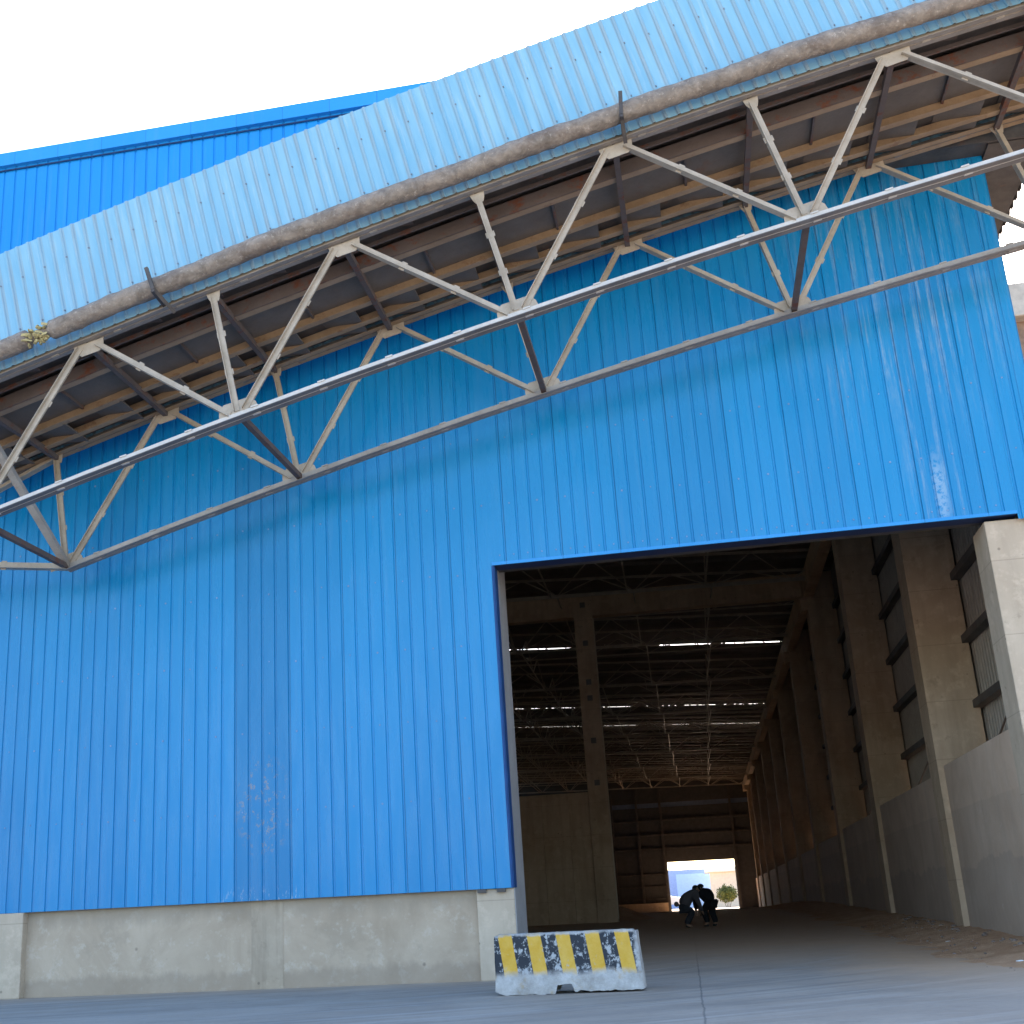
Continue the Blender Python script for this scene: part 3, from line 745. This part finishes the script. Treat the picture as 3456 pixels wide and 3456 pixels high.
# ------------------------------------------------------------------ striped concrete barrier
def mk_barrier():
    n = NB('barrier_paint'); X, Y, Z = n.xyz()
    u = n.math('ADD', X, n.math('MULTIPLY', Z, .15)); per = .388
    fr = n.math('FRACT', n.math('DIVIDE', n.math('ADD', u, 2.72), per))
    wob = n.math('MULTIPLY', n.math('SUBTRACT', n.noise(5, 4, .6), .5), .03)
    yel = n.ramp(n.math('ADD', fr, wob), (.0, 1.), (.46, 1.), (.475, 0.), (.985, 0.), (1., 1.))
    cb = n.mix(n.ramp(n.noise(10, 8, .72, n.map((1, 1, .8))), (.52, 0.), (.57, 1.)), (.035, .04, .05), (.42, .43, .44))
    cy = n.mix(n.ramp(n.noise(4, 8, .7), (.35, 0.), (.7, 1.)), (.62, .35, .035), (.70, .45, .10))
    cy = n.mix(n.math('MULTIPLY', n.ramp(n.noise(9, 8, .75, n.map(loc=(3, 3, 3))), (.60, 0.), (.66, 1.)), .75), cy, (.45, .43, .38))
    c = n.mix(yel, cb, cy)
    bare = n.mix(n.ramp(n.noise(5, 9, .7), (.35, 0.), (.65, 1.)), (.33, .31, .29), (.55, .54, .53))
    bare = n.mix(n.math('MULTIPLY', n.ramp(n.noise(3.2, 7, .7, n.map(loc=(1, 7, 2))), (.56, 0.), (.66, 1.)), .6), bare, (.42, .30, .15))
    low = n.math('ADD', Z, n.math('MULTIPLY', n.math('SUBTRACT', n.noise(3.3, 6, .7), .5), .20))
    lm = n.ramp(low, (.225, 1.), (.31, 0.))
    topm = n.ramp(n.math('ADD', Z, n.math('MULTIPLY', n.math('SUBTRACT', n.noise(6, 5, .7), .5), .10)), (.725, 0.), (.745, 1.))
    rightm = n.math('MULTIPLY', n.ramp(n.math('ADD', n.math('MULTIPLY', X, 1.), n.math('ADD', 1.5, n.math('MULTIPLY', n.noise(6, 6, .7), .12))), (.52, 0.), (.56, 1.)), .75)
    c = n.mix(n.math('MAXIMUM', n.math('MAXIMUM', lm, n.math('MULTIPLY', topm, .8)), rightm), c, bare)
    n.bump(n.math('ADD', n.noise(9, 9, .75), n.math('MULTIPLY', lm, n.noise(22, 6, .7))), .6, .03)
    return n.done(c, .8, .3)
me = bpy.data.meshes.new('concrete_barrier'); bm = bmesh.new()
NX, H_ = 56, .76
prof = [(-.30, .0), (-.30, .09), (-.285, .20), (-.24, .30), (-.22, .42), (-.205, .55), (-.19, .66), (-.175, .735), (-.15, .76), (.0, .765), (.15, .76), (.175, .735), (.205, .55), (.24, .30), (.30, .15), (.30, .0)]
rows = []
for i in range(NX+1):
    t = i/NX; r = []
    for (py, pz) in prof:
        tt = t
        lx = -2.905 - .0*pz; rx = -.925 - .045*(pz/.76)**1.2
        x = lx+(rx-lx)*tt
        zz = pz
        if pz < .02:                     # broken lower edge and fork slot
            zz = .0+max(0, .035*mn.noise((x*5, py, 1)))+.02*abs(mn.noise((x*17, py, 4)))
            if -2.07 < x < -1.86: zz = .115
            if x < -2.78: zz += .05*(-2.78-x)/.12
            if x > -1.8: zz += .02
        elif pz < .10:
            if -2.07 < x < -1.86: zz = .135
        jit = .010*mn.noise((x*9, py*9, pz*9))+.006*mn.noise((x*25, py*25, pz*25))
        e = 0.
        if t < .02: x += .02
        if t > .98: x -= .02
        chip = -.02 if (pz > .70 and (t < .03 or t > .97)) else 0
        r.append(bm.verts.new((x+jit, -3.40+py*(1 if not(-2.07 < x < -1.86 and pz < .1) else .99)+jit, zz+jit*.8+chip)))
    rows.append(r)
for a, b in zip(rows, rows[1:]):
    for j in range(len(prof)-1): bm.faces.new((a[j], b[j], b[j+1], a[j+1]))
bm.faces.new(rows[0]); bm.faces.new(list(reversed(rows[-1])))
bmesh.ops.recalc_face_normals(bm, faces=bm.faces)
bm.to_mesh(me); bm.free()
for p in me.polygons: p.use_smooth = len(p.vertices) == 4
bar_o = link('concrete_barrier', me, mk_barrier())
bar_o.rotation_euler = (0, 0, 0)
top(bar_o, 'chipped concrete road barrier with worn yellow and black stripes in front of the doorway', 'barrier')

# ------------------------------------------------------------------ two people bending over inside
def skin(name, joints, edges, mat, parent=None, root=0, lvl=1):
    me = bpy.data.meshes.new(name); me.from_pydata([j[0] for j in joints], edges, [])
    o = bpy.data.objects.new(name+'_tmp', me); col.objects.link(o)
    sk = o.modifiers.new('skin', 'SKIN')
    for i, j in enumerate(joints):
        r = j[1]; me.skin_vertices[0].data[i].radius = (r, r) if not isinstance(r, tuple) else r
        me.skin_vertices[0].data[i].use_root = (i == root)
    ss = o.modifiers.new('sub', 'SUBSURF'); ss.levels = lvl; ss.render_levels = lvl
    bpy.context.view_layer.update()
    dg = bpy.context.evaluated_depsgraph_get(); m2 = bpy.data.meshes.new_from_object(o.evaluated_get(dg)); m2.name = name
    bpy.data.objects.remove(o)
    for p in m2.polygons: p.use_smooth = True
    m2.materials.clear()
    o = link(name, m2, mat, parent, world_verts=False)
    return o
M_skin = flat('skin', (.32, .19, .13), .6); M_hair = flat('black_hair', (.012, .011, .011), .6)
def person(loc, rz, label, jacket, trousers, shoe, lean, armside, hat=None):
    """squatting / bending adult, facing local +x"""
    root = empty('person', loc, label, 'person'); root.rotation_euler = (0, 0, rz)
    J = {}
    if lean == 'squat':
        pts = dict(pel=(-.32, 0, .58), sp1=(-.22, 0, .84), chest=(-.03, 0, .99), neck=(.12, 0, 1.06), head=(.22, 0, 1.12),
                   hipL=(-.31, .11, .56), kneL=(-.04, .18, .46), ankL=(-.26, .15, .09), toeL=(-.08, .18, .035),
                   hipR=(-.31, -.11, .56), kneR=(-.06, -.18, .46), ankR=(-.30, -.15, .09), toeR=(-.12, -.18, .035),
                   shL=(.02, .19, 1.0), elL=(.10, .26, .72), wrL=(.20, .17, .48), shR=(.02, -.19, 1.0), elR=(.12, -.25, .72), wrR=(.22, -.13, .46))
    else:
        pts = dict(pel=(-.36, 0, .68), sp1=(-.22, 0, .94), chest=(-.03, 0, 1.02), neck=(.12, 0, 1.06), head=(.22, 0, 1.10),
                   hipL=(-.35, .11, .66), kneL=(-.16, .15, .46), ankL=(-.28, .13, .09), toeL=(-.10, .16, .035),
                   hipR=(-.35, -.11, .66), kneR=(-.18, -.16, .46), ankR=(-.34, -.14, .09), toeR=(-.16, -.17, .035),
                   shL=(.02, .19, 1.02), elL=(.08, .26, .74), wrL=(.16, .16, .48), shR=(.02, -.19, 1.02), elR=(.10, -.25, .74), wrR=(.18, -.12, .46))
    R = dict(pel=.19, sp1=.19, chest=.19, neck=.075, head=.09, hipL=.125, hipR=.125, kneL=.085, kneR=.085, ankL=.058, ankR=.058, toeL=.036, toeR=.036,
             shL=.085, shR=.085, elL=.052, elR=.052, wrL=.028, wrR=.028)
    E_ = [('pel', 'sp1'), ('sp1', 'chest'), ('chest', 'neck'), ('neck', 'head'), ('pel', 'hipL'), ('hipL', 'kneL'), ('kneL', 'ankL'), ('ankL', 'toeL'),
          ('pel', 'hipR'), ('hipR', 'kneR'), ('kneR', 'ankR'), ('ankR', 'toeR'), ('chest', 'shL'), ('shL', 'elL'), ('elL', 'wrL'), ('chest', 'shR'), ('shR', 'elR'), ('elR', 'wrR')]
    hd = (Vector(pts['head'])-Vector(pts['neck'])).normalized()
    pts['crown'] = tuple(Vector(pts['head'])+hd*.11); R['crown'] = .07; E_.append(('head', 'crown'))
    for s, sy in (('L', 1), ('R', -1)):
        wv = Vector(pts['wr'+s]); d = (wv-Vector(pts['el'+s])).normalized(); sd_ = Vector((0, 1, 0))
        palm = wv+d*.07; pts['palm'+s] = tuple(palm); R['palm'+s] = .033; E_.append(('wr'+s, 'palm'+s))
        for fi, (o_, ln) in enumerate(((-.03, .07), (-.01, .085), (.01, .08), (.03, .065))):
            a = palm+sd_*o_+d*.035; b = a+d*ln*.6+Vector((.01, 0, -.02))
            pts['f%d%s' % (fi, s)] = tuple(a); pts['g%d%s' % (fi, s)] = tuple(b); R['f%d%s' % (fi, s)] = .010; R['g%d%s' % (fi, s)] = .008
            E_ += [('palm'+s, 'f%d%s' % (fi, s)), ('f%d%s' % (fi, s), 'g%d%s' % (fi, s))]
        pts['th'+s] = tuple(wv+d*.05+Vector((.03, -sy*.05, 0))); R['th'+s] = .011; E_.append(('palm'+s, 'th'+s))
    ks = list(pts); ix = {k_: i for i, k_ in enumerate(ks)}
    slim = {'pel': .6, 'sp1': .72, 'chest': .78, 'hipL': .8, 'hipR': .8, 'shL': .75, 'shR': .75}
    skin('body', [(pts[k_], R[k_]*slim.get(k_, 1)) for k_ in ks], [(ix[a], ix[b]) for a, b in E_], M_skin, root)
    def sub(name, keys, grow, mat, over={}):
        kk = [k_ for k_ in keys]; jx = {k_: i for i, k_ in enumerate(kk)}
        return skin(name, [(pts[k_], over.get(k_, R[k_]+grow)) for k_ in kk], [(jx[a], jx[b]) for a, b in E_ if a in jx and b in jx], mat, root, lvl=2)
    sub('jacket', ['chest', 'sp1', 'pel', 'neck', 'shL', 'elL', 'wrL', 'shR', 'elR', 'wrR'], .022, jacket)
    sub('trousers', ['pel', 'hipL', 'kneL', 'ankL', 'hipR', 'kneR', 'ankR'], .026, trousers, {'pel': .135, 'hipL': .135, 'hipR': .135})
    for s in 'LR':
        a = Vector(pts['ank'+s]); t_ = Vector(pts['toe'+s])
        skin('shoe', [((a.x-.03, a.y, .05), .05), ((a.x+.06, a.y+.01, .05), .045), (tuple(t_), .036)], [(0, 1), (1, 2)], shoe, root)
    h = Vector(pts['head'])+hd*.03
    me = bpy.data.meshes.new('hair'); bm = bmesh.new(); bmesh.ops.create_uvsphere(bm, u_segments=14, v_segments=10, radius=.112)
    face = Vector((math.cos(-.9), 0, math.sin(-.9)))
    bmesh.ops.delete(bm, geom=[v for v in bm.verts if v.co.normalized().dot(face) > .55], context='VERTS')
    bmesh.ops.translate(bm, verts=bm.verts, vec=h+hd*.02); bm.to_mesh(me); bm.free()
    for p in me.polygons: p.use_smooth = True
    link('hair', me, hat or M_hair, root, world_verts=False)
    me = bpy.data.meshes.new('ear'); bm = bmesh.new()
    for sy in (1, -1): bmesh.ops.create_icosphere(bm, subdivisions=1, radius=1, matrix=Matrix.Translation(h+Vector((0, sy*.105, 0))) @ Matrix.Diagonal((.02, .01, .03, 1)))
    bmesh.ops.create_icosphere(bm, subdivisions=1, radius=.016, matrix=Matrix.Translation(h+face*.098))
    bm.to_mesh(me); bm.free(); link('ears_and_nose', me, M_skin, root, world_verts=False)
    return root
p1 = person((-.50, 19.6, fz(0, 19.6)), math.radians(8), 'left of two people crouching inside the doorway, grey top and dark trousers', flat('grey_top', (.085, .08, .09), .9), flat('dark_trousers', (.03, .032, .04), .9), flat('black_shoe', (.01, .01, .01), .6), 'squat', 1)
p2 = person((-.22, 19.85, fz(0, 19.9)), math.radians(132), 'right of two people crouching inside the doorway, all in black', flat('black_jacket', (.012, .013, .018), .9), flat('black_trousers', (.010, .011, .014), .9), flat('dark_shoe', (.01, .01, .01), .6), 'bend', 1)

# ------------------------------------------------------------------ seen through the far doorway
s1 = empty('blue_shed', (-2.5, 190, 0), 'pale blue shed seen through the far doorway behind the crouching people', 'shed')
M_pale = flat('pale_blue_sheet', (.30, .42, .72), .6, var=.08); M_pale2 = flat('pale_blue_door', (.42, .60, .88), .6, var=.05)
obox('wall', M_pale, s1, -26, 40, 190, 200, -1, 5.62)
obox('door', M_pale2, s1, -4.9, .6, 189.9, 190, -1, 4.95)
s2 = empty('beige_building', (6, 175, 0), 'low beige building with a flat pale parapet beyond the far doorway', 'building')
obox('wall', flat('beige_plaster', (.80, .66, .49), .8, var=.06), s2, .35, 30, 175, 186, -1, 4.75)
obox('parapet', flat('pale_parapet', (.84, .80, .68), .7, var=.05), s2, -.35, 30, 174.5, 186, 4.75, 5.35)
# bush
bush = empty('round_bush', (2.2, 150, -.3), 'small round green bush in front of the beige building', 'bush')
def mk_leaf():
    n = NB('bush_leaf'); c = n.mix(n.ramp(n.noise(2.2, 4, .6), (.35, 0.), (.65, 1.)), (.035, .065, .018), (.17, .18, .035)); return n.done(c, .7, .3)
me = bpy.data.meshes.new('crown'); bm = bmesh.new()
for i in range(2600):
    u = Vector((random.gauss(0, 1), random.gauss(0, 1), random.gauss(0, 1))).normalized(); r = random.random()**.4
    lump = 1+.22*mn.noise(u*2.2)
    c = Vector((2.25, 150, 1.55))+Vector((u.x*1.35, u.y*1.2, u.z*1.12))*r*lump
    a = Vector((random.gauss(0, 1), random.gauss(0, 1), random.gauss(0, 1))).normalized()*random.uniform(.08, .17); b = a.cross(u).normalized()*.07
    bm.faces.new([bm.verts.new(p) for p in (c-a, c+b, c+a, c-b)])
bm.to_mesh(me); bm.free(); link('crown', me, mk_leaf(), bush)
m = MB()
for dx, dz in ((-.5, .9), (-.15, 1.1), (.2, 1.1), (.55, .9)): m.bar((2.2+dx*.25, 150, -.4), (2.2+dx, 150, dz), .06, .06, (0, 1, 0))
m.build('trunk', flat('bark', (.12, .09, .06), .9), bush)
# parked car, only its bonnet shows beside the door frame
car = empty('parked_car', (-5.3, 150, 0), 'small white car standing outside beyond the left edge of the far doorway', 'car')
M_cw = flat('white_paint', (.75, .75, .75), .3, .6, .02); M_gl = flat('car_glass', (.05, .06, .08), .15, .6, .02)
m = MB(); bp_ = [(-7.4, -.0), (-7.4, .75), (-7.2, .9), (-6.6, 1.42), (-5.4, 1.45), (-4.75, .98), (-3.75, .85), (-3.55, .6), (-3.55, 0.0)]
zc_ = .55
m.prism([(x, 149.2, z+zc_) for x, z in bp_], (0, 1.7, 0)); m.build('body', M_cw, car, bev=.06)
m = MB(); m.prism([(-6.75, 149.18, .98+zc_), (-6.45, 149.18, 1.34+zc_), (-5.45, 149.18, 1.36+zc_), (-5.0, 149.18, 1.0+zc_)], (0, .03, 0)); m.build('window', M_gl, car)
for x in (-6.7, -4.25):
    m = MB(); m.prism([(x+.32*math.cos(a*math.pi/8), 149.15, .0+zc_+.32*math.sin(a*math.pi/8)) for a in range(16)], (0, .2, 0)); m.build('wheel', M_black, car)

# ------------------------------------------------------------------ neighbour at the right edge
nb = empty('neighbour_building', (20, 26, 0), 'brown brick building with a pale concrete cornice past the right corner of the warehouse', 'building')
M_br = flat('brown_brick', (.22, .15, .11), .9, var=.25)
NZ = 22.65
obox('wall', M_br, nb, 13.0, 40, 25.5, 45, -1, NZ-1.35)
obox('cornice', flat('cornice_concrete', (.42, .38, .33), .85), nb, 12.8, 40.2, 24.9, 45.2, NZ-1.35, NZ, bev=.05)
for i in range(5):
    for zz in (3, 7, 11, 15):
        obox('window', M_gl, nb, 15.5+i*4.5, 17.5+i*4.5, 25.42, 25.49, zz, zz+2)

# ------------------------------------------------------------------ litter and stones along the dirt
def stone(x, y, r, mat, name, label, cat, group=None, flatz=.5):
    me = bpy.data.meshes.new(name); bm = bmesh.new(); bmesh.ops.create_icosphere(bm, subdivisions=2, radius=r)
    for v in bm.verts:
        v.co *= 1+.35*mn.noise(v.co*3/r+Vector((x*7, y*3, 0))); v.co.z *= flatz
    bm.to_mesh(me); bm.free()
    z = fz(x, y)+max(0, hright(x, y))
    o = link(name, me, mat); o.location = (x, y, z+r*flatz*.45); return top(o, label, cat, group=group)
M_st = flat('rubble', (.22, .17, .14), .9); M_lit = flat('white_litter', (.75, .75, .73), .6)
stone(4.27, -.66, .06, M_lit, 'litter', 'scrap of white litter lying on the dirt by the right wall', 'litter', flatz=.25)
stone(4.22, 4.6, .075, M_lit, 'litter', 'pale scrap of litter on the dirt beside the first inner column', 'litter', flatz=.2)
rs = random.Random(3); me = bpy.data.meshes.new('rubble'); bm = bmesh.new()
for i in range(150):
    y = rs.uniform(-3.2, 16); x = rs.uniform(3.7, 5.05) if rs.random() < .8 else rs.uniform(4.6, 5.05); rr = rs.uniform(.012, .05)*(1.3 if x > 4.7 else .8)
    g = bmesh.ops.create_icosphere(bm, subdivisions=1, radius=rr)
    for v in g['verts']:
        v.co *= 1+.4*mn.noise(v.co*3/rr+Vector((x*7, y*3, 0))); v.co.z *= .6; v.co += Vector((x, y, fz(x, y)+max(0, hright(x, y))+rr*.1))
bm.to_mesh(me); bm.free()
top(link('rubble', me, M_st), 'loose brown stones scattered in the dirt along the right wall', 'rubble', kind='stuff')
